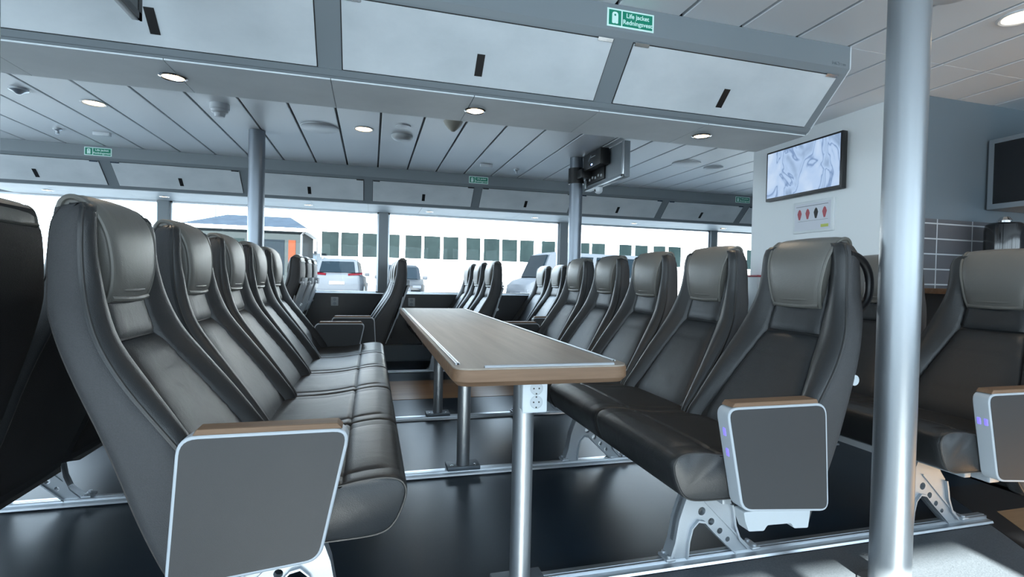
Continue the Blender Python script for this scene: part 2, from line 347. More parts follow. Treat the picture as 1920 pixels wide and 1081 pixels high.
# ================================================================= SEATS
W_ = 0.272
TAB = [ # z, rear x, side seam x, bolster x, panel x, half width, panel half width
 (.235, -.535, -.47, -.46, -.48, .262, .20), (.285, -.545, -.42, -.41, -.44, .268, .20), (.33, -.565, -.395, -.385, -.43, .271, .205), (.40, -.595, -.40, -.385, -.44, .272, .21),
 (.48, -.625, -.425, -.40, -.46, .273, .212), (.55, -.648, -.48, -.445, -.50, .273, .20), (.65, -.68, -.548, -.51, -.56, .271, .178),
 (.75, -.715, -.612, -.575, -.622, .264, .150), (.84, -.748, -.660, -.628, -.677, .248, .128), (.92, -.775, -.690, -.660, -.702, .226, .123),
 (.98, -.785, -.706, -.676, -.716, .209, .123), (1.05, -.788, -.714, -.690, -.720, .201, .123), (1.12, -.784, -.716, -.695, -.720, .196, .12), (1.155, -.772, -.718, -.703, -.722, .184, .11)]
def make_seat(recline=0):
    root = empty('ferry_seat')
    rows = spline(TAB, 40)
    # --- shell
    rings = []
    def shell_ring(z, xr, xs, w, s=1.0):
        cx = (xr+xs)/2; d = xs-xr
        pts = [(xs-.07, 0), (xs-.07, w-.03), (xs-.004, w-.008), (xs-.012, w), (xs-.35*d, w+.002), (xr+.030, w), (xr+.010, w-.006), (xr+.001, w-.022), (xr-.004, w*.5), (xr-.005, 0)]
        pts = pts+[(x, -y) for x, y in reversed(pts[1:-1])]
        return [(cx+(x-cx)*s, y*(.4+.6*s) if s < 1 else y, z) for x, y in pts]
    r0 = rows[0]; rings.append(shell_ring(r0[0]-.010, r0[1]+.015, r0[2]-.01, r0[5]-.02))
    for r in rows: rings.append(shell_ring(r[0], r[1], r[2], r[5]))
    l = rows[-1]
    rings.append(shell_ring(l[0]+.012, l[1]+.010, l[2]-.004, l[5]-.016)); rings.append(shell_ring(l[0]+.019, l[1]+.022, l[2]-.010, l[5]-.04))
    MB().quadring(rings).build('back_shell', 'shell', root, smooth=60)
    # --- dark rear sheet
    rg = []
    for r in rows[2:]:
        z, xr, w = r[0], r[1], r[5]-.022
        rg.append([(xr-.002, w, z), (xr-.009, w-.02, z), (xr-.012, 0, z), (xr-.009, -w+.02, z), (xr-.002, -w, z), (xr+.01, -w, z), (xr+.01, w, z)])
    MB().quadring(rg).build('rear_panel', 'back', root, smooth=50)
    # --- bolsters
    rg = []
    for r in rows:
        z, xr, xs, xb, xc, w, wi = r
        m_ = (w+wi)/2
        bul = max(.012, xb-xs-.004); pts = [(xs-.03, w-.006)]+[(xs*(1-q)+xc*q+bul*math.sin(PI*q**.75)+.002, (w-.002)*(1-q)+(wi+.004)*q) for q in (0, .04, .12, .25, .42, .6, .78, .92, 1)]+[(xc-.02, wi-.004), (xc-.022, 0)]
        pts = pts+[(x, -y) for x, y in reversed(pts[:-1])]
        rg.append([(x, y, z) for x, y in pts])
    top = [(min(x, -.708)-.006, y*.93, z+.012) for x, y, z in rg[-1]]; rg.append(top)
    MB().quadring(rg).build('side_bolsters', 'leather', root, smooth=60)
    # --- centre panels
    def panel(z0, z1, name, seat_gap=.006):
        rg = []; n = max(8, int((z1-z0)/.016))
        full = spline(TAB, 200)
        for i in range(n+1):
            z = z0+(z1-z0)*i/n; r = min(full, key=lambda q: abs(q[0]-z)); e = min(i, n-i)/n*(z1-z0)
            puff = .005*min(1, e/.03)**.5 - .005*(1-min(1, e/.008))
            xc, wi = r[4], r[6]-.003
            pts = [(xc-.03, wi), (xc-.012+puff, wi), (xc-.003+puff, wi-.008), (xc+.002+puff, wi-.03), (xc+.004+puff, wi*.5), (xc+.003+puff, 0)]
            pts = pts+[(x, -y) for x, y in reversed(pts[:-1])]
            rg.append([(x, y, z) for x, y in pts])
        MB().quadring(rg).build(name, 'panel', root, smooth=70)
    panel(.40, .831, 'lower_back_panel'); panel(.839, 1.13, 'upper_back_panel')
    # --- seam piping
    for s_, nm in ((1, 'side_seam'), (-1, 'side_seam')):
        p = [(r[2]+.001, s_*(r[5]-.002), r[0]) for r in rows]
        p += [(rows[-1][2]-.01, s_*(rows[-1][5]-.02), rows[-1][0]+.012)]
        MB().tube(p, .0032, 6).build(nm, 'piping', root)
    # --- headrest cover
    path = [(-.703, .932, .106), (-.692, .965, .112), (-.686, 1.01, .119), (-.687, 1.06, .128), (-.694, 1.105, .136), (-.712, 1.148, .143), (-.738, 1.176, .148), (-.760, 1.182, .150), (-.776, 1.172, .149), (-.783, 1.152, .147), (-.786, 1.132, .145)]
    P = spline(path, 34); rg = []; edge = {1: [], -1: []}
    for i, (x, z, h) in enumerate(P):
        a = P[max(i-1, 0)]; b_ = P[min(i+1, len(P)-1)]; d = Vector((b_[0]-a[0], 0, b_[1]-a[1])).normalized(); nrm = Vector((d.z, 0, -d.x))
        if nrm.dot(Vector((x+.752, 0, z-1.06))) < 0: nrm = -nrm
        ring = []
        for v_, off in ((-1, -.030), (-1.01, -.012), (-.99, 0), (-.94, .006), (-.75, .010), (-.4, .012), (0, .013), (.4, .012), (.75, .010), (.94, .006), (.99, 0), (1.01, -.012), (1, -.030), (.6, -.03), (-.6, -.03)):
            q = Vector((x, v_*h, z))+nrm*off; ring.append(q)
        rg.append(ring)
        for s_ in (1, -1): edge[s_].append(Vector((x, s_*h*1.0, z))+nrm*(.001))
    cv = MB().quadring(rg).build('headrest_cover', 'cover', root, smooth=60)
    for s_ in (1, -1): MB().tube(edge[s_], .0065, 8).build('cover_piping', 'cpiping', cv)
    MB().tube([Vector((P[-1][0]-.006, q*P[-1][2], P[-1][1])) for q in (-1, -.5, 0, .5, 1)], .006, 8).build('cover_piping', 'cpiping', cv)
    a = P[0]; MB().tube([(a[0]+.008, -.105, .940), (a[0]+.016, -.05, .937), (a[0]+.019, 0, .936), (a[0]+.016, .05, .937), (a[0]+.008, .105, .940)], .008, 8).tube([(a[0]+.010, -.106, .962), (a[0]+.020, -.05, .960), (a[0]+.024, 0, .959), (a[0]+.020, .05, .960), (a[0]+.010, .106, .962)], .004, 8).build('cover_hem', 'cover', cv)
    # --- cushion
    prof = [(-.52, .395), (-.47, .462), (-.40, .470), (-.33, .472), (-.27, .476), (-.22, .482), (-.18, .489), (-.15, .4935), (-.11, .500), (-.065, .503), (-.030, .499), (-.009, .486), (-.001, .464), (-.007, .432), (-.021, .398), (-.038, .374), (-.062, .360), (-.11, .353), (-.25, .347), (-.38, .342), (-.50, .345), (-.53, .36)]
    PR = spline(prof+[prof[0]], 64)[:-1]; rg = []; c0 = Vector((-.25, .42))
    ys = [-.2735, -.2725, -.268, -.258, -.24, -.222, -.212, -.207, -.200, -.185, -.12, 0, .12, .185, .200, .207, .212, .222, .24, .258, .268, .2725, .2735]
    for y in ys:
        e = .2735-abs(y); sh = .009*(1-min(1, e/.014))**2
        ring = []
        for x, z in PR:
            top = z > .44 and x < -.008
            if top:
                a_ = abs(y)
                dz = .006*min(1, (.207-a_)/.04)**.5 if a_ < .207 else 0.002*min(1, (a_-.207)/.03)
                if -.168 < x < -.158: dz -= .007
                z += dz*(1 if x < -.05 else .4)
            dd = (Vector((x, z))-c0); L_ = dd.length; q = c0+dd*(1-sh/L_); ring.append((q.x, y, q.y))
        rg.append(ring)
    cu = MB().quadring(rg).build('seat_cushion', 'leather', root, smooth=60)
    for s_ in (1, -1):
        p = []
        for x, z in PR:
            dd = Vector((x, z))-c0; q = c0+dd*(1-.004/dd.length); p.append((q.x, s_*.2715, q.y))
        MB().tube(p, .003, 6, closed=True).build('cushion_piping', 'piping', cu)
    if recline:
        for o in [c for c in root.children]+[d for c in root.children for d in c.children]:
            for v in o.data.vertices:
                q = min(1, max(0, (v.co.z-.5)/.42)); v.co.x -= recline*q*q*(3-2*q)
    return root
def arm_mesh():
    return rpoly([(-.140, .648), (-.205, .335), (-.530, .305), (-.508, .648)], [.042, .035, .035, .042], 6)
def add_arm(seat, side, led=0):
    """side +1/-1 in the seat's own y; a panel armrest hung outboard of the seat"""
    y0, y1 = (.2745, .326) if side > 0 else (-.326, -.2745)
    P = arm_mesh(); f = lambda u, v, t: (u, t, v)
    a = MB().prism(P, f, y0, y1).build('armrest', 'rim', seat, smooth=40, bevel=.003)
    MB().prism(inset(P, .0075), f, y0-.0012, y1+.0012).build('side_panel', 'lam', a, smooth=0)
    MB().prism([(-.160, .6475), (-.172, .661), (-.470, .661), (-.478, .6475)], f, y0+.001, y1-.001).build('wood_cap', 'oak', a, smooth=0, bevel=.002)
    ym = (y0+y1)/2
    if led:
        for k in range(2):
            t0 = .25+.20*k if led == 1 else .33; dy = 0 if led == 1 else (-.011 if k else .011)
            x = -.140-.065*t0; z = .648-.313*t0
            mt = Matrix.Translation((x+.001, ym+dy, z)) @ Matrix.Rotation(math.atan2(.065, .313), 4, 'Y')
            MB().box(-.003, .001, -.006, .006, -.0125, .0125, .002, 1, M4=mt).build('usb_port', 'blue', a, smooth=0)
    # grey bracket with two lugs beneath
    if led == 1: MB().prism(rpoly([(-.215, .33), (-.222, .30), (-.235, .270), (-.290, .266), (-.302, .282), (-.390, .279), (-.402, .262), (-.455, .258), (-.462, .31), (-.45, .33)], .005, 3), f, y0+.004, y1-.004).build('under_bracket', 'plastic', a, smooth=0, bevel=.004)
    return a
def add_tray(seat):
    rows = spline(TAB, 120); g = lambda z: min(rows, key=lambda q: abs(q[0]-z))[1]
    z0, z1 = .62, .93; a, b_ = g(z0)-.022, g(z1)-.02
    tr_ = MB().quadring([[(a, -.19, z0), (a, .19, z0), (a-.022, .19, z0+.004), (a-.022, -.19, z0+.004)], [(b_, -.17, z1), (b_, .17, z1), (b_-.02, .17, z1), (b_-.02, -.17, z1)]]).build('tray_table', 'tray', seat, smooth=0, bevel=.004)
    for y in (-.05, .05): MB().box(b_-.03, b_+.014, y-.012, y+.012, z1-.012, z1+.055, .004).build('latch', 'rim', tr_)
    MB().box(b_-.018, b_+.016, -.165, .165, z1+.004, z1+.022, .003).build('latch_bar', 'rim', tr_)
    for y in (-.215, .215):
        MB().tube([(g(.83)-.012, y, .83), (g(.72)-.03, y, .72), (g(.56)-.022, y, .56), (g(.42)-.004, y, .40)], .006, 8).cyl((g(.72)-.034, y-.012, .72), (g(.72)-.034, y+.012, .72), .015, 12).build('tray_arm', 'rim', seat)
    MB().box(g(.50)-.035, g(.50)+.01, -.20, .20, .44, .58, .012).build('magazine_pocket', 'black', seat)
protos = {}
def seat(x, y, rz, label, group, arm=0, led=0, tray=False, recline=0):
    if recline not in protos:
        o = make_seat(recline); protos[recline] = (o, {ch: list(ch.children) for ch in o.children})
    else:
        src, parts = protos[recline]; o = src.copy(); COL.objects.link(o)
        for ch, subs in parts.items():
            c = ch.copy(); COL.objects.link(c); c.parent = o
            for g_ in subs:
                d = g_.copy(); COL.objects.link(d); d.parent = c
    o.location = (x, y, 0); o.rotation_euler = (0, 0, rz); tag(o, label, 'seat', group)
    if arm: add_arm(o, arm, led)
    if tray: add_tray(o)
    return o
LEGO = [(-.154, .027), (-.155, .012), (-.243, .012), (-.246, .022), (-.248, .083), (-.260, .129), (-.282, .150), (-.310, .144), (-.343, .110), (-.446, .012), (-.540, .012), (-.540, .020), (-.50, .030), (-.466, .065), (-.443, .123), (-.435, .173), (-.427, .205), (-.400, .24), (-.388, .275), (-.386, .333), (-.26, .333), (-.235, .27), (-.212, .21), (-.198, .169), (-.184, .09), (-.177, .027)]
def row_frame(x, rz, ya, yb, legs, label, group):
    fwd = 1 if rz == 0 else -1
    root = empty('seat_row_frame', (x, 0, 0), 0, label, 'seat frame', group)
    X = lambda u: u*fwd
    a, b_ = sorted((X(-.315), X(-.370)))
    MB().box(a, b_, ya, yb, .285, .338, .006).build('beam', 'cast', root)
    a, b_ = sorted((X(-.23), X(-.265)))
    MB().box(a, b_, ya+.03, yb-.03, .30, .335, .006).build('beam', 'cast', root)
    for y in legs:
        holes = []
        for (hx, hz), r in zip(((-.301, .185), (-.342, .143), (-.380, .105), (-.415, .070)), (.0155, .0135, .0115, .0095)):
            holes.append([(hx+r*math.cos(6.28318*k/12), hz+r*math.sin(6.28318*k/12)) for k in range(12)])
        f = lambda u, v, t: (X(u), t, v)
        lg = MB().prism(LEGO, f, y-.010, y+.010, holes).build('leg', 'cast', root, smooth=30)
        # flanges around the casting
        pth = [(-.160, .02), (-.184, .09), (-.198, .169), (-.212, .21), (-.235, .27), (-.25, .30)]
        MB().prism([(u, v) for u, v in pth]+[(u-.011, v) for u, v in reversed(pth)], f, y-.026, y+.026).build('front_flange', 'cast', lg, smooth=40)
        pth = [(-.243, .02), (-.248, .083), (-.260, .129), (-.282, .150), (-.310, .144), (-.343, .110), (-.446, .014)]
        MB().tube([(X(u), y, v) for u, v in pth], .001, 4).prism([(u, v) for u, v in pth]+[(u+(.006 if i < 3 else -.0), v+(.007 if i >= 3 else 0)) for i, (u, v) in reversed(list(enumerate(pth)))], f, y-.022, y+.022).build('arch_flange', 'cast', lg, smooth=40)
        pth = [(-.506, .026), (-.466, .065), (-.443, .123), (-.435, .173), (-.428, .20)]
        MB().prism([(u, v) for u, v in pth]+[(u+.008, v) for u, v in reversed(pth)], f, y-.022, y+.022).build('rear_flange', 'cast', lg, smooth=40)
        q = [(-.262, .225), (-.495, .022)]
        MB().prism([(-.300, .236), (-.512, .030), (-.507, .026), (-.292, .236)], f, y-.016, y+.016).build('brace_rib', 'cast', lg, smooth=0)
        for u in (-.165, -.525):
            MB().box(*sorted((X(u-.022), X(u+.016))), y-.03, y+.03, .0245, .036, .003).cyl((X(u), y+.018, .036), (X(u), y+.018, .044), .008, 10).cyl((X(u), y-.018, .036), (X(u), y-.018, .044), .008, 10).build('foot', 'cast', lg)
    return root
PI = math.pi
Y0, PT = 1.32, .555
ordn = ['nearest the camera', 'second from the camera', 'third from the camera', 'fourth from the camera', 'last before the wood strip']
for i in range(5):
    seat(.100, Y0+PT*(i+.5), 0, 'leather seat left of the table, '+ordn[i]+(', with panelled armrest' if i in (0, 4) else ''), 'seats left of the table', arm=(-1 if i == 0 else 1 if i == 4 else 0), recline=.031)
for i in range(5):
    s_ = seat(.871, Y0+PT*(i+.5), PI, 'leather seat right of the table, '+ordn[i]+(', with black grab handle' if i == 0 else ''), 'seats right of the table', arm=(1 if i == 0 else -1 if i == 4 else 0), led=(1 if i == 0 else 0))
    if i == 0:
        pts = [(-.735, 1.128), (-.76, 1.122), (-.80, 1.10), (-.826, 1.06), (-.832, 1.01), (-.822, .965), (-.79, .935), (-.762, .930)]
        MB().tube([(x, .185, z) for x, z in spline(pts, 24)], .014, 12).build('grab_handle', 'black', s_)
        MB().cyl((-.692, .235, .70), (-.692, .262, .70), .018, 14).build('recline_button', 'plastic', s_)
for i in range(5):
    seat(-1.70, Y0+PT*(i+.5), PI, 'dark backed seat at the left edge turned from the table, '+ordn[i], 'seats at the left edge facing away')
for i in range(4):  # unseen row, added to block window reflections on the left floor
    seat(-2.62, Y0+PT*(i+.5), 0, 'seat far out at the left behind the dark backed row, '+['nearest the camera', 'second from the camera', 'third from the camera', 'fourth from the camera'][i], 'seats behind the dark backed row')
row_frame(-2.62, 0, 1.36, 3.5, (1.60, 2.62), 'cast aluminium beam and legs far out at the left', 'seat row frames')
for i in range(3):
    seat(1.94, Y0+PT*(i+.5), PI, 'grey seat behind the big steel pole, '+['nearest the camera with silver rimmed armrest', 'second from the camera', 'third from the camera'][i], 'seats behind the right pole', arm=(1 if i == 0 else 0), led=(2 if i == 0 else 0))
row_frame(.096, 0, 1.36, 4.08, (1.60, 2.62, 3.66), 'cast aluminium beam and legs under the seats left of the table', 'seat row frames')
row_frame(.871, PI, 1.36, 4.08, (1.60, 2.62, 3.66), 'cast aluminium beam and legs under the seats right of the table', 'seat row frames')
row_frame(-1.70, PI, 1.36, 4.08, (1.60, 2.62, 3.66), 'cast aluminium beam and legs under the dark backed seats at the left edge', 'seat row frames')
row_frame(1.94, PI, 1.36, 2.96, (1.60, 2.62), 'cast aluminium beam and legs under the seats behind the right pole', 'seat row frames')
FY = 4.74
FX = [(-2.32, 'farthest left', 3), (-1.40, 'far left, behind the left seat row', 3), (-.475, 'beyond the far left corner of the table', 3), (.44, 'behind the far end of the table', 3), (1.36, 'beyond the right seat row', 3)]  # farthest left row is unseen, added to keep window glare off the floor
for fx, wh, n in FX:
    for i in range(n):
        dx = (-.010*i if fx == .44 else 0)
        seat(fx+dx, FY+PT*(i+.5), PI, 'ferry seat by the windows, %s, %s' % (wh, ['nearest', 'middle', 'at the windows'][i]), 'seats by the windows, '+wh, arm=(1 if i == 0 else 0), tray=True)
    row_frame(fx, PI, FY+.04, FY+PT*n-.03, (5.52,), 'cast beam and leg under the window seats '+wh, 'window seat frames')

# ================================================================= TABLE
tx0, tx1, ty0, ty1, tz = .215, .735, 1.335, 4.08, .77
root = empty('long_table', ((tx0+tx1)/2, (ty0+ty1)/2, 0), 0, 'long narrow oak table with silver edge strips between two seat rows', 'table')
cxx, cyy = (tx0+tx1)/2, (ty0+ty1)/2
hx, hy = (tx1-tx0)/2, (ty1-ty0)/2
R4 = [.06, .06, .06, .06]
P = rpoly([(-hx, -hy), (hx, -hy), (hx, hy), (-hx, hy)], .055, 8); f = lambda u, v, t: (u, v, t)
mb = MB(); rings = [[(x, y, tz-.004) for x, y in inset(P, .001)], [(x, y, tz-.012) for x, y in P], [(x, y, tz-.036) for x, y in P], [(x, y, tz-.050) for x, y in inset(P, .014)]]
mb.quadring(rings).build('table_edge', 'oak', root, smooth=40)
MB().prism(inset(P, .003), f, tz-.004, tz).build('table_top', 'oaktop', root, smooth=0)
zf = tz+.007
MB().tube([(-hx+.022, -hy+.075, zf-.004), (-hx+.022, hy-.10, zf-.004)], .0035, 8).box(-hx+.015, -hx+.027, -hy+.075, hy-.10, tz, tz+.004).build('edge_strip', 'alu', root)
MB().tube([(hx-.022, -hy+.075, zf-.004), (hx-.022, hy-.10, zf-.004)], .0035, 8).box(hx-.027, hx-.015, -hy+.075, hy-.10, tz, tz+.004).build('edge_strip', 'alu', root)
MB().tube([(-hx+.085, -hy+.018, zf-.004), (hx-.05, -hy+.018, zf-.004)], .0035, 8).box(-hx+.085, hx-.05, -hy+.013, -hy+.024, tz, tz+.004).build('edge_strip', 'alu', root)
for y in (1.555, 2.61, 3.66):
    lg = MB().cyl((0, y-cyy, .03), (0, y-cyy, tz-.05), .0335, 32).build('leg', 'pole', root, smooth=50)
    MB().box(-.085, .085, y-cyy-.040, y-cyy+.060, .0258, .048, .004).build('base_plate', 'base', lg)
    for s_ in (-1, 1): MB().lathe((s_*.06, y-cyy-.020, .048), [(.009, 0), (.009, .003), (.005, .005)], 12).build('bolt', 'chrome', lg)
    MB().box(-.06, .06, y-cyy-.05, y-cyy+.05, tz-.062, tz-.05, .003).build('top_plate', 'frame', lg)
sk = empty('power_socket', (cxx+.012, 1.565, .007), 0, 'white double power socket box clamped on the nearest table leg', 'power socket')
ang = .0
MB().box(-.034, .036, -.075, -.034, .600, .700, .006).build('socket_box', 'sock', sk)
MB().box(-.038, .042, -.083, -.075, .597, .702, .005).build('face_plate', 'sock', sk)
for zc in (.672, .630):
    o = MB()
    n = 24; ring = lambda r, y: [(.006+r*math.cos(6.28318*i/n), y, zc+r*math.sin(6.28318*i/n)) for i in range(n)]
    o.quadring([ring(.0195, -.0835), ring(.0205, -.0845), ring(.0190, -.0845), ring(.0180, -.0830), ring(.002, -.0830)]).build('socket', 'plastic', sk, smooth=40)
    for dx, dz in ((-.0085, 0), (.0085, 0), (0, .016), (0, -.016)):
        MB().cyl((.006+dx, -.0840, zc+dz), (.006+dx, -.0832, zc+dz), .0026, 10).build('pin_hole', 'hole', sk)

# ================================================================= POLES
def pole(x, y, r, label, m='pole'):
    p = MB().cyl((x, y, 0.0), (x, y, ZC-.002), r, 48).lathe((x, y, 0), [(r+.03, 0), (r+.03, .004), (r+.002, .010)], 40).build('steel_pole', m, smooth=50)
    tag(p, label, 'pole', 'floor to ceiling poles')
pole(1.71, 1.31, .06, 'thick brushed steel pole in the foreground at the right')
pole(-.805, 1.29, .06, 'steel pole cut by the left edge of the picture')
pole(-.89, 4.45, .06, 'grey steel pole behind the left row of seats', 'polef')
pole(1.80, 4.40, .06, 'grey steel pole carrying the back of a screen', 'polef')

# ================================================================= LOCKERS
def locker(xc, w, y, ys, label, group, end=False, lights=()):
    """overhead locker unit: y is the fascia's front, ys the far edge of its underside"""
    root = empty('overhead_locker', (xc, y, 0), 0, label, 'overhead locker', group)
    a, b_ = -w/2, w/2; d = ys-y
    f = lambda u, v, t: (t, u, v)
    MB().prism([(0, ZC-.001), (0, 2.035), (.016, 2.015), (.24, 1.792), (d, 1.792), (d, ZC-.001)], f, a, b_).build('body', 'frame', root, smooth=0)
    # slanted door, in the plane from (.0,2.035) to (.24,1.79)
    p0 = Vector((0, .006, 2.0245)); s_ = Vector((0, .224, -.223)).normalized(); n_ = Vector((0, -s_.z*-1, 0)); n_ = Vector((0, s_.z, -s_.y)).normalized()
    if n_.y > 0: n_ = -n_
    L_ = .318
    def Q(x, t, h): return Vector((x, 0, 0))+p0+s_*t+n_*h
    dl, dr = a+.048, b_-.048
    def slab(x0, x1, t0, t1, h0, h1):
        m_ = MB(); m_.quadring([[Q(x0, t0, h0), Q(x1, t0, h0), Q(x1, t1, h0), Q(x0, t1, h0)], [Q(x0, t0, h1), Q(x1, t0, h1), Q(x1, t1, h1), Q(x0, t1, h1)]]); return m_
    slab(dl-.004, dr+.004, .022, .292, 0, .0012).build('door_gap', 'black', root, smooth=0)
    dr_ = slab(dl, dr, .026, .288, 0, .006).build('door', 'door', root, smooth=0, bevel=.001)
    slab(-.016, .016, .155, .245, .006, .0075).build('latch_handle', 'black', dr_, smooth=0)
    for hx_ in (dl+.035, dr-.035):
        h = slab(hx_-.033, hx_+.033, .018, .032, .006, .010); 
        h.build('hinge', 'chrome', dr_, smooth=0)
    # lower trim strip and underside panels
    slab(a, b_, .293, .318, 0, .004).build('lower_trim', 'frame', root, smooth=0)
    for k in range(2):
        x0 = a+(b_-a)/2*k; MB().box(x0+.0015, x0+(b_-a)/2-.0015, .245, d-.004, 1.786, 1.792).build('underside_panel', 'soffit', root, smooth=0)
    if end:
        MB().prism([(-.0015, ZC-.001), (-.0015, 2.034), (.238, 1.789), (d, 1.789), (d, ZC-.001)], f, b_, b_+.006).build('end_panel', 'soffit', root, smooth=0)
    return root
nl = ['third from its right end', 'second from its right end', 'at the end beside the steel pole']
for k, xc in enumerate((-1.91, -.75, .41, 1.57)):
    lab = ['pale overhead locker above the table, farthest left, beyond the picture edge'] + ['pale overhead locker above the table, '+s_ for s_ in nl]
    locker(xc, 1.16, 1.92, 2.52, lab[k], 'overhead lockers above the table', end=(k == 3))
wf = ['leftmost', 'second from the left', 'third from the left', 'fourth from the left', 'fifth from the left', 'sixth from the left', 'seventh from the left', 'rightmost, cut by the white wall']
for k in range(8):
    locker(-2.95+1.16*k, 1.16, 5.49, 6.395, 'pale overhead locker above the window wall, '+wf[k], 'overhead lockers above the windows')
def sign(x, y, label):
    root = empty('life_jacket_sign', (x, y, 2.047), 0, label, 'sign', 'life jacket signs')
    MB().box(0, .213, -.003, 0, 0, .074, .001, 1).build('sign_plate', 'signw', root, smooth=0)
    MB().box(.008, .063, -.0036, -.003, .007, .067).build('pictogram_field', 'green', root, smooth=0)
    MB().box(.069, .205, -.0036, -.003, .007, .067).build('text_field', 'green', root, smooth=0)
    P = rpoly([(.022, .013), (.034, .013), (.0355, .018), (.037, .013), (.049, .013), (.049, .060), (.022, .060)], [.004, .002, .001, .002, .004, .0125, .0125], 4)
    h = [(.0355+.0045*math.cos(6.28318*k/10), .0475+.0045*math.sin(6.28318*k/10)) for k in range(10)]
    MB().prism(P, lambda u, v, t: (u, t, v), -.0042, -.0036, [h]).build('jacket_pictogram', 'signw', root, smooth=0)
    text_mesh('Life jacket', .0255, 'signw', root, (.137, -.0038, .043), name='lettering', bold=.0004)
    text_mesh('Redningsvest', .0255, 'signw', root, (.137, -.0038, .0165), name='lettering', bold=.0004)
sign(.901, 1.92, 'green Life jacket sign on the locker above the table')
sign(-2.515, 5.49, 'small green Life jacket sign above the window wall, far left')
sign(1.0, 5.49, 'small green Life jacket sign above the window wall, in the middle')
sign(4.405, 5.49, 'small green Life jacket sign above the window wall, beside the white wall')
tag(text_mesh('14C5 : m', .022, 'frame', None, (2.085, 1.9185, 2.045), name='locker_number'), 'tiny grey number marking at the right end of the locker fascia', 'marking')

# ================================================================= LAMPS AND CEILING FITTINGS
def downlight(x, y, z, r, label, group, power, warm=True):
    root = empty('downlight', (x, y, z), 0, label, 'ceiling lamp', group)
    MB().lathe((0, 0, 0), [(r, .0), (r+.002, -.003), (r-.006, -.007), (r*.80, -.004), (r*.78, 0)], 32).build('bezel', 'chrome' if warm else 'detector', root)
    MB().lathe((0, 0, 0), [(r*.78, -.0015), (r*.5, -.0045), (.001, -.0055)], 28).build('lens', 'lamp', root)
    if power:
        l = bpy.data.lights.new('downlight_lamp', 'SPOT'); l.energy = power; l.spot_size = 2.3; l.spot_blend = .8; l.color = (1, .80, .58); l.shadow_soft_size = .03
        o = bpy.data.objects.new('downlight_lamp', l); COL.objects.link(o); o.location = (0, 0, -.02); o.parent = root
nm = ['left', 'middle', 'right']
for k, x in enumerate((-.774, .447, 1.653)):
    downlight(x, 2.335, 1.786, .048, 'warm chrome rimmed downlight under the near lockers, '+nm[k]+' of three', 'downlights under the near lockers', 5)
for k, x in enumerate((-3.07, -2.072, -.683, .643, 1.938, 3.30, 4.668)):
    downlight(x, 6.05, 1.786, .042, 'small downlight over the window wall, %s from the left' % ['first', 'second', 'third', 'fourth', 'fifth', 'sixth', 'seventh'][k], 'downlights above the windows', 2)
for x, y, lb in ((-1.83, 4.11, 'glowing round ceiling lamp at the far left'), (-.077, 4.11, 'glowing round ceiling lamp left of the middle'), (2.56, 1.50, 'glowing round ceiling lamp at the top right corner')):
    downlight(x, y, ZC, .075, lb, 'round ceiling lamps', 6, warm=False)
def fitting(name, x, y, prof, label, cat, m='detector', z=ZC):
    return tag(MB().lathe((x, y, z), prof, 28).build(name, m, smooth=50), label, cat)
fitting('smoke_detector', -1.0, 3.85, [(.06, 0), (.06, -.035), (.052, -.04), (.05, -.055), (.035, -.062), (.03, -.085), (.001, -.09)], 'white smoke detector on the ceiling left of the grey pole', 'smoke detector')
fitting('ceiling_speaker', -.40, 4.18, [(.14, 0), (.14, -.008), (.125, -.014), (.001, -.016)], 'wide white round speaker flush on the ceiling right of the grey pole', 'ceiling speaker')
fitting('ceiling_beacon', .216, 4.20, [(.085, 0), (.085, -.012), (.07, -.03), (.04, -.038), (.001, -.04)], 'pale round dome fitting beside the warm ceiling lamp', 'ceiling fitting', 'plastic')
fitting('round_ceiling_fitting', .211, 3.93, [(.055, 0), (.055, -.008), (.001, -.012)], 'small flat round cap in front of the pale dome fitting', 'ceiling fitting')
fitting('ceiling_speaker', 2.83, 4.22, [(.13, 0), (.13, -.008), (.115, -.014), (.001, -.016)], 'wide white round speaker on the ceiling near the white wall, left of two', 'ceiling speaker')
fitting('round_ceiling_fitting', 3.17, 4.28, [(.09, 0), (.09, -.01), (.07, -.02), (.001, -.022)], 'white round fitting on the ceiling near the white wall, right of two', 'ceiling fitting')
fitting('ceiling_speaker', 2.08, 1.42, [(.11, 0), (.11, -.012), (.095, -.022), (.001, -.026)], 'white round ceiling fitting beside the top of the big pole', 'ceiling fitting')
fitting('sprinkler_head', -2.16, 3.95, [(.05, 0), (.05, -.012), (.03, -.02), (.012, -.035), (.001, -.036)], 'small grey sprinkler head on the ceiling at the far left', 'sprinkler', 'alu')
fitting('sprinkler_head', -2.45, 4.95, [(.03, 0), (.03, -.01), (.012, -.02), (.012, -.04), (.02, -.045), (.001, -.046)], 'tiny sprinkler head above the green sign at the left', 'sprinkler', 'alu')
fitting('sprinkler_head', 1.41, 5.06, [(.03, 0), (.03, -.01), (.012, -.02), (.012, -.04), (.02, -.045), (.001, -.046)], 'tiny sprinkler head before the middle green sign', 'sprinkler', 'alu')
fitting('motion_sensor', .55, 3.70, [(.07, 0), (.06, -.02), (.035, -.05), (.012, -.07), (.001, -.072)], 'pointed beige sensor on the ceiling just behind the near lockers', 'sensor', mat('beige_plastic', (.42, .40, .34), .5))
for x, y, lb in ((-2.15, 4.96, 'small white box on the ceiling at the left'), (1.07, 4.95, 'small white box on the ceiling in the middle')):
    tag(MB().box(x-.06, x+.06, y-.02, y+.02, ZC-.028, ZC, .004).build('ceiling_box', 'detector'), lb, 'ceiling fitting')

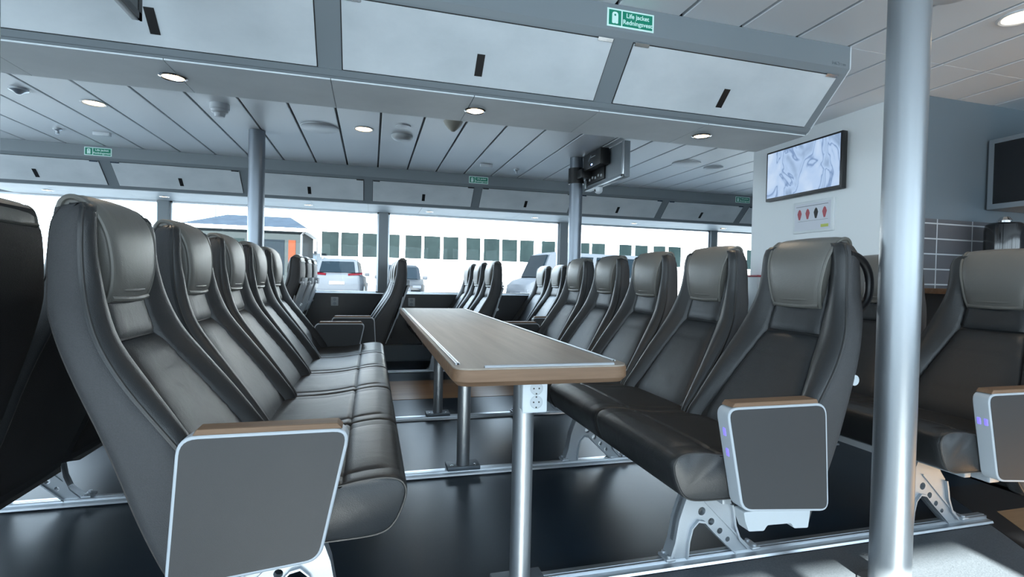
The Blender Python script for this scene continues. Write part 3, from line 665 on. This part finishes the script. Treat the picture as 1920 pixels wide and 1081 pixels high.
# ================================================================= SCREENS
# screen on the grey pole, seen from behind
root = empty('pole_screen', (1.90, 4.05, 0), 0, 'flat screen seen from behind, clamped to a grey pole', 'screen')
MB().box(0, .05, -.39, .36, 1.80+.04, 2.125, .004).build('screen_case', 'frame', root)
MB().box(-.012, 0, -.39, .36, 1.80+.04, 1.865, .003).box(-.012, 0, .335, .36, 1.84, 2.125, .003).box(-.012, 0, -.39, -.36, 1.84, 2.125, .003).build('case_frame', 'alu', root)
MB().box(.05, .052, -.375, .345, 1.855, 2.115).build('screen_glass', 'blackg', root, smooth=0)
MB().box(-.02, -.001, -.06, .30, 1.885, 2.0, .003).build('connector_panel', 'black', root)
for k in range(5): MB().box(-.024, -.02, -.03+.06*k, -.005+.06*k, 1.91+.01*(k % 2), 1.93+.01*(k % 2)).build('connector', 'plastic', root, smooth=0)
mbx = MB().box(-.10, -.02, -.16, .20, 1.985, 2.12, .006).build('media_box', 'black', root)
MB().box(-.102, -.10, .0, .02, 2.005, 2.015).build('power_light', mat('blue_point', (.1, .2, .8), .3, emit=((.2, .4, 1), 12)), mbx, smooth=0)
MB().box(-.102, -.10, -.06, .06, 2.07, 2.074).build('marking', 'plastic', mbx, smooth=0)
MB().cyl((-.10, .35, 1.90), (-.10, .35, 2.04), .072, 32).box(-.12, -.02, .18, .38, 1.93, 2.01, .005).build('pole_clamp', 'black', root, smooth=50)
MB().tube(spline([(-.04, .30, 2.13), (-.06, .22, 2.06), (-.08, .14, 2.03), (-.10, .06, 2.06), (-.10, .02, 2.09)], 16), .006, 8).build('cable', 'frame', root)
MB().lathe((.02, .12, 1.84), [(.035, 0), (.035, -.03), (.028, -.045), (.012, -.055), (.001, -.056)], 20).build('camera_dome', 'detector', root)
MB().lathe((-.008, .12, 1.812), [(.012, -.01), (.012, .01)], 14).build('camera_lens', 'black', root)
# screen hung from the ceiling at the upper left
root = empty('hanging_screen', (-.72, 1.6, 0), 0, 'corner of a hanging flat screen at the top left of the picture', 'screen')
MB().box(-.022, 0, -.45, .29, 1.80, 2.12, .004).build('screen_case', 'frame', root)
MB().box(0, .006, -.45, .29, 1.80, 1.822).box(0, .006, .268, .29, 1.80, 2.12).box(0, .006, -.45, -.43, 1.80, 2.12).build('bezel', 'dwall', root, smooth=0)
MB().box(0, .004, -.43, .268, 1.822, 2.12).build('screen_glass', 'blackg', root, smooth=0)
MB().box(-.06, -.022, -.23, -.38, 1.84, 2.05).build('rear_housing', 'black', root)
# screen with the relief map on the white wall
mm = bpy.data.materials.new('relief_map_screen'); mm.use_nodes = True; t = mm.node_tree; b = t.nodes['Principled BSDF']; b.inputs['Roughness'].default_value = .25; b.inputs['Base Color'].default_value = (.02, .02, .02, 1)
tc = t.nodes.new('ShaderNodeTexCoord'); mp = t.nodes.new('ShaderNodeMapping'); mp.inputs['Scale'].default_value = (1, 4.5, 3.2); mp.inputs['Rotation'].default_value = (.5, 0, 0)
n = t.nodes.new('ShaderNodeTexNoise'); n.inputs['Scale'].default_value = 1.3; n.inputs['Detail'].default_value = 2.5; n.inputs['Distortion'].default_value = .9
r = t.nodes.new('ShaderNodeValToRGB'); e = r.color_ramp.elements
e[0].position = .30; e[0].color = (*lin((122, 146, 176)), 1); e[1].position = .72; e[1].color = (*lin((188, 206, 228)), 1)
q = e.new(.47); q.color = (*lin((168, 192, 224)), 1); q = e.new(.50); q.color = (*lin((112, 138, 176)), 1); q = e.new(.53); q.color = (*lin((166, 190, 222)), 1)
t.links.new(tc.outputs['Object'], mp.inputs[0]); t.links.new(mp.outputs[0], n.inputs[0]); t.links.new(n.outputs['Fac'], r.inputs[0]); t.links.new(r.outputs[0], b.inputs['Emission Color']); b.inputs['Emission Strength'].default_value = .8
M['map'] = mm
root = empty('wall_screen', (2.98, 2.975, 1.84), 0, 'lit flat screen showing a blue relief map on the white wall', 'screen')
hy_, hz_ = .33, .187
MB().box(-.055, -.012, -hy_, hy_, -hz_, hz_, .004).build('screen_case', 'black', root)
MB().box(-.0565, -.055, -hy_+.014, hy_-.014, -hz_+.022, hz_-.014).build('screen_picture', 'map', root, smooth=0)
MB().box(-.012, 0, -.12, .12, -.10, .10).build('wall_bracket', 'black', root)
root = empty('framed_notice', (2.98, 2.90, 1.50), 0, 'white framed safety notice with four small red figures under the lit screen', 'notice')
MB().box(-.018, 0, -.168, .168, -.112, .112, .004).build('frame', 'sock', root)
MB().box(-.0195, -.018, -.150, .150, -.094, .094).build('paper', mat('notice_paper', (.66, .68, .74), .5), root, smooth=0)
red = mat('notice_red', (.42, .08, .10), .5); M['red'] = red
for k in range(4):
    y = .108-.070*k
    MB().prism([(y+u, v) for u, v in [(-.012, -.008), (-.018, .014), (-.010, .036), (0, .046), (.010, .036), (.018, .014), (.012, -.008), (.006, -.028), (-.006, -.028)]], lambda u, v, t_: (t_, u, v+.012), -.0205, -.0195).build('figure', 'red' if k != 2 else 'back', root, smooth=0)
MB().box(-.0205, -.0195, -.135, -.075, -.082, -.062).build('yellow_note', mat('notice_yellow', (.55, .60, .12), .5), root, smooth=0)
MB().box(-.0202, -.0195, -.13, .14, .074, .078).box(-.0202, -.0195, -.13, .12, -.030, -.028).build('text_line', 'frame', root, smooth=0)
root = empty('wall_cabinet_red', (2.98, 3.42, 0), 0, 'small white wall box with a red top edge at the end of the white wall', 'wall box')
root.name = 'wall_box'
MB().box(-.07, 0, -.07, .07, .72, 1.075, .004).build('box_body', 'sock', root)
MB().box(-.073, 0, -.073, .073, 1.075, 1.09, .002).build('red_lid', 'red', root)

# ================================================================= GALLEY
tag(MB().box(3.04, XR, 1.98, 2.258, .985, 1.015, .003).build('galley_shelf', 'oak'), 'oak shelf along the grey tiled galley wall', 'shelf')
tag(MB().box(3.10, XR, 2.02, 2.255, 0, .985).build('galley_counter', 'dwall', smooth=0), 'dark counter front under the oak shelf', 'counter')
root = empty('galley_cabinet', (3.60, 1.6, 0), 0, 'wall cabinet with black door in a grey frame at the right edge', 'cabinet')
MB().box(.012, .55, -.35, .655, 1.50, 1.92, .004).build('body', 'frame', root)
MB().box(.0, .012, -.35, .643, 1.50, 1.92, .002).build('door', 'alu', root)
MB().box(-.003, .0, -.32, .613, 1.53, 1.892).build('door_glass', 'blackg', root, smooth=0)
root = empty('thermos_jug', (3.52, 2.10, 1.015), 0, 'black thermos jug with steel lid on the oak shelf', 'jug')
MB().lathe((0, 0, 0), [(.085, 0), (.09, .01), (.09, .34), (.085, .375), (.07, .385), (.001, .385)], 32).build('body', 'blackg', root)
MB().lathe((.0, 0, .385), [(.03, 0), (.034, .015), (.02, .035), (.001, .037)], 20).build('lid', 'chrome', root)
MB().tube(spline([(.085, 0, .33), (.12, 0, .32), (.125, 0, .25), (.12, 0, .16), (.088, 0, .13)], 14), .011, 10).build('handle', 'black', root)
l = bpy.data.lights.new('cabinet_light', 'SPOT'); l.energy = 4; l.spot_size = 2.2; l.color = (1, .72, .48); l.shadow_soft_size = .05
o = bpy.data.objects.new('cabinet_light', l); COL.objects.link(o); o.location = (3.95, 1.95, 1.44)
# window wall sockets
for x, lb in ((-.416, 'white double wall socket under the window, left of the first window post'), (.48, 'white double wall socket under the window, behind the far left table corner')):
    root = empty('wall_socket', (x, YW, .706), 0, lb, 'wall socket', 'window wall sockets')
    MB().box(-.042, .042, -.012, 0, -.052, .052, .004).build('face_plate', 'tray', root)
    for dz in (-.024, .024):
        MB().quadring([[(.019*math.cos(6.28318*i/20), y_, dz+.019*math.sin(6.28318*i/20)) for i in range(20)] for y_ in (-.012, -.0135)]).build('socket', 'frame', root)

# ================================================================= OUTSIDE
M['wallw'] = mat('white_facade', (.25, .25, .25), .7); M['ewin'] = mat('greenish_window', (.0022, .0045, .005), .5, vary=(.8, (.005, .009, .0095)), spec=.02)
M['eframe'] = mat('white_window_frame', (.8, .8, .8), .5); M['asph'] = mat('pale_quay', (.26, .26, .255), .9, vary=(1.5, (.30, .30, .29)))
M['roof'] = mat('blue_grey_roof', (.009, .013, .019), .7, vary=(3, (.013, .019, .027)), spec=.05); M['hwall'] = mat('grey_house_wall', (.013, .016, .017), .8, spec=.05)
M['orange'] = mat('orange_door', (.050, .009, .0025), .6, spec=.05); M['car_silver'] = mat('silver_car_paint', (.026, .030, .036), .6, spec=.05)
M['car_dark'] = mat('blue_grey_car_paint', (.0045, .006, .008), .5, spec=.06); M['car_glass'] = mat('car_glass', (.002, .004, .006), .5, spec=.02)
M['tail'] = mat('red_lamp_glass', (.030, .002, .004), .5, spec=.04); M['tyre'] = mat('tyre_rubber', (.012, .012, .013), .8); M['plate'] = mat('number_plate', (.3, .3, .3), .5); M['cartrim'] = mat('dark_car_trim', (.014, .017, .022), .6, spec=.1)
GZ = .06
structure(MB().box(-60, 90, 6.8, 80, GZ-.2, GZ).build('ground', 'asph', smooth=0))
root = empty('office_building', (8, 28, 0), 0, 'long white building with a row of dark windows beyond the cars', 'building')
MB().box(-11, 30, 0, 6, GZ, 7.2).build('wall', 'wallw', root, smooth=0)
MB().box(-10.5, 5.35, -.05, 0, 3.40, 3.44).box(6.1, 12.3, -.05, 0, 3.46, 3.50).build('awning_line', 'frame', root, smooth=0)
xs = [(-2.5, -1.66), (-1.55, -.68), (-.49, .35), (.55, 1.42), (1.71, 2.58), (2.70, 3.59), (3.74, 4.59), (5.01, 5.82), (6.0, 6.92), (7.05, 7.95), (8.1, 8.94), (9.4, 10.24), (10.4, 11.2), (11.5, 12.39), (12.52, 13.39), (14.3, 15.15), (15.36, 16.24), (16.6, 17.46), (17.64, 18.55), (20.4, 21.3), (21.5, 22.4), (23.4, 24.3), (24.5, 25.4)]
for a, b_ in xs:
    wd = MB().box(a-8, b_-8, -.03, .02, 2.02, 3.27).build('window', 'ewin', root, smooth=0)
    MB().box(a-8-.06, a-8, -.07, 0, 1.96, 3.33).box(b_-8, b_-8+.06, -.07, 0, 1.96, 3.33).box(a-8, b_-8, -.07, 0, 3.27, 3.33).box(a-8, b_-8, -.07, 0, 1.96, 2.02).build('window_frame', 'eframe', wd, smooth=0)
root = empty('facade_sign', (-3.05, 27.885, 0), 0, 'small dark wall sign with pale middle at the left end of the white building', 'sign')
MB().box(-.35, -.22, -.1, .1, 2.1, 2.95).box(.2, .33, -.1, .1, 2.1, 2.95).build('side_bar', 'dwall', root, smooth=0)
MB().box(-.35, .33, -.12, .1, 1.80, 2.0).build('ledge', 'frame', root, smooth=0)
root = empty('quay_house', (-4.7, 22, 0), 0, 'low grey house with blue hipped roof seen through the left window', 'house')
MB().box(-2.0, 2.0, 0, 4, GZ, 2.72).build('wall', 'hwall', root, smooth=0)
MB().quadring([[(-2.22, -.25, 2.86), (2.22, -.25, 2.86), (2.22, 4.25, 2.86), (-2.22, 4.25, 2.86)], [(-1.0, 1.2, 3.40), (1.4, 1.2, 3.40), (1.4, 2.8, 3.40), (-1.0, 2.8, 3.40)]]).build('roof', 'roof', root, smooth=0)
MB().box(-2.22, 2.22, -.25, 4.25, 2.72, 2.85).build('eave', 'eframe', root, smooth=0)
MB().box(-.9, -.1, -.03, 0, 1.0, 2.38).build('window', 'ewin', root, smooth=0)
MB().box(.20, 1.35, -.03, 0, 1.0, 2.38).build('window', 'car_glass', root, smooth=0)
MB().box(1.50, 1.76, -.04, 0, GZ, 2.38).build('door', 'orange', root, smooth=0)
MB().tube([(2.2, -.22, 2.80), (1.98, -.08, 2.60), (1.98, -.08, 0)], .05, 8).build('drain_pipe', 'dwall', root)
MB().cyl((-1.55, 1.6, 3.0), (-1.55, 1.6, 5.5), .035, 8).build('mast', 'dwall', root)

def car(name, loc, rz, L_, Wd, Hh, paint, label, cat, kind):
    root = empty(name, loc, rz, label, cat)
    h = Wd/2; g0 = .22
    if kind == 'suv': st = [(-L_/2, .55, .95, 0), (-L_/2+.05, .35, 1.05, 0), (-L_/2+.12, .28, 1.08, 1), (-L_/2+.55, .25, 1.08, 2), (.35, .25, 1.02, 2), (L_/2-1.35, .25, 1.02, 1), (L_/2-.35, .26, .90, 0), (L_/2-.05, .32, .80, 0), (L_/2, .45, .66, 0)]
    elif kind == 'van': st = [(-L_/2, .45, 1.12, 1), (-L_/2+.12, .28, 1.15, 2), (.2, .25, 1.12, 2), (L_/2-1.00, .25, 1.12, 2), (L_/2-.55, .25, 1.08, 1), (L_/2-.25, .26, 1.0, 0), (L_/2-.04, .30, .85, 0), (L_/2, .42, .68, 0)]
    else: st = [(-L_/2, .50, .85, 0), (-L_/2+.05, .32, .96, 0), (-L_/2+.45, .26, .98, 1), (-L_/2+1.1, .22, .96, 2), (.20, .22, .93, 2), (L_/2-1.25, .22, .93, 1), (L_/2-.35, .24, .80, 0), (L_/2-.05, .28, .70, 0), (L_/2, .40, .58, 0)]
    def width(x): 
        e = min(x+L_/2, L_/2-x); return h*(.80+.20*min(1, e/.55)**.5)
    rg = []
    for x, zb, zt, s_ in st:
        wd = width(x); rg.append([(x, -wd*.93, zb), (x, -wd, zb+.15), (x, -wd, (zb+zt)/2), (x, -wd*.95, zt-.03), (x, -wd*.80, zt), (x, 0, zt+.015), (x, wd*.80, zt), (x, wd*.95, zt-.03), (x, wd, (zb+zt)/2), (x, wd, zb+.15), (x, wd*.93, zb)])
    MB().quadring(rg).build('body', paint, root, smooth=40)
    # greenhouse
    gx = [s for s in st if s[3] > 0]; xa, xb = gx[0][0], gx[-1][0]; x2 = [s[0] for s in st if s[3] == 2]; xra, xrb = x2[0], x2[-1]
    zt0 = gx[0][2]-.02; zt1 = gx[-1][2]-.02
    hw, hr = h*.90, h*.70
    base = [(xa, -hw*.9, zt0), (xb, -hw*.9, zt1), (xb, hw*.9, zt1), (xa, hw*.9, zt0)]
    topz = Hh
    bot = [(xa, -hw*.92, zt0), (xb, -hw*.9, zt1), (xb, hw*.9, zt1), (xa, hw*.92, zt0)]
    mid = [(xra-.1, -hr-.02, topz-.09), (xrb+.1, -hr-.02, topz-.09), (xrb+.1, hr+.02, topz-.09), (xra-.1, hr+.02, topz-.09)]
    top_ = [(xra+.12, -hr*.85, topz), (xrb-.12, -hr*.85, topz), (xrb-.12, hr*.85, topz), (xra+.12, hr*.85, topz)]
    MB().quadring([bot, mid, top_]).build('cabin', paint, root, smooth=0)
    def lerp(a, b_, q): return Vector(a)*(1-q)+Vector(b_)*q
    def pane(i, j, nm, u0, u1, v0, v1, off):
        P_ = lambda u, v: lerp(lerp(bot[i], bot[j], u), lerp(mid[i], mid[j], u), v)+Vector(off)
        c_ = [P_(u0, v0), P_(u1, v0), P_(u1, v1), P_(u0, v1)]; MB().quadring([c_, [p-Vector(off)*1.6 for p in c_]]).build(nm, 'car_glass', root, smooth=0)
    pane(0, 1, 'side_window', .10, .52, .1, .95, (0, -.02, 0)); pane(0, 1, 'side_window', .56, .90, .1, .95, (0, -.02, 0))
    pane(3, 2, 'side_window', .10, .52, .1, .95, (0, .02, 0)); pane(3, 2, 'side_window', .56, .90, .1, .95, (0, .02, 0))
    pane(1, 2, 'windscreen', .07, .93, .05, .97, (.05, 0, .02)); pane(0, 3, 'rear_window', .08, .92, .12, .92, (-.05, 0, .02))
    for sx_ in (-L_/2+.85, L_/2-.85):
        for sy in (-1, 1):
            r = .34; wl = MB().cyl((sx_, sy*(h-.2), GZ+r-loc[2]), (sx_, sy*(h+.005), GZ+r-loc[2]), r, 28).build('wheel', 'tyre', root, smooth=40)
            MB().cyl((sx_, sy*(h-.02), GZ+r-loc[2]), (sx_, sy*(h+.012), GZ+r-loc[2]), r*.66, 10).build('rim', 'rim', wl, smooth=0)
    for sy in (-1, 1):
        MB().box(xb-.45, xb-.30, sy*(h+.02)-.10, sy*(h+.02)+.10, zt1+.02, zt1+.16, .03).build('door_mirror', 'cartrim', root)
        za = 1.12 if kind == 'suv' else .82
        MB().quadring([[(-L_/2+.02, sy*h*.42, za-.10), (-L_/2+.02, sy*h*.86, za-.06), (-L_/2+.18, sy*h*.97, za-.04), (-L_/2+.18, sy*h*.97, za+.03), (-L_/2-.02, sy*h*.86, za+.03), (-L_/2-.02, sy*h*.42, za-.02)], [(-L_/2+.12, sy*h*.42, za-.10), (-L_/2+.12, sy*h*.8, za-.06), (-L_/2+.22, sy*h*.90, za-.04), (-L_/2+.22, sy*h*.90, za+.03), (-L_/2+.12, sy*h*.8, za+.03), (-L_/2+.12, sy*h*.42, za-.02)]]).build('tail_lamp', 'tail', root, smooth=0)
        MB().box(L_/2-.22, L_/2-.02, *sorted((sy*h*.50, sy*h*.86)), .60, .72, .03).build('head_lamp', 'car_silver', root)
    MB().box(-L_/2-.03, -L_/2+.1, -h*.80, h*.80, .30, .50, .03).build('rear_bumper', 'cartrim', root)
    MB().box(L_/2-.12, L_/2+.02, -h*.45, h*.45, .42, .64, .03).build('grille', 'cartrim', root)
    MB().box(-L_/2-.04, -L_/2+.02, -.26, .26, .70, .80).build('number_plate', 'plate', root, smooth=0)
    MB().box(L_/2+.02, L_/2+.03, -.26, .26, .42, .52).build('number_plate', 'plate', root, smooth=0)
    if kind == 'suv':
        for sy in (-1, 1): MB().tube([(xra, sy*h*.62, Hh+.0), (xra+.2, sy*h*.62, Hh+.05), (xrb-.3, sy*h*.62, Hh+.05), (xrb-.1, sy*h*.62, Hh)], .02, 6).build('roof_rail', 'rim', root)
    return root
car('parked_suv', (-1.15, 22.2, 0), math.radians(88), 4.6, 1.86, 1.66, 'car_silver', 'silver car seen from behind through the window, with red tail lamps', 'car', 'suv')
car('parked_sedan', (1.18, 21.0, 0), math.radians(-95), 4.4, 1.78, 1.50, 'car_dark', 'dark car facing the windows, right of the silver one', 'car', 'sedan')
car('parked_van', (6.9, 16.6, 0), math.radians(-171), 4.7, 1.9, 1.95, 'car_silver', 'silver van standing at an angle behind the window seats', 'van', 'van')
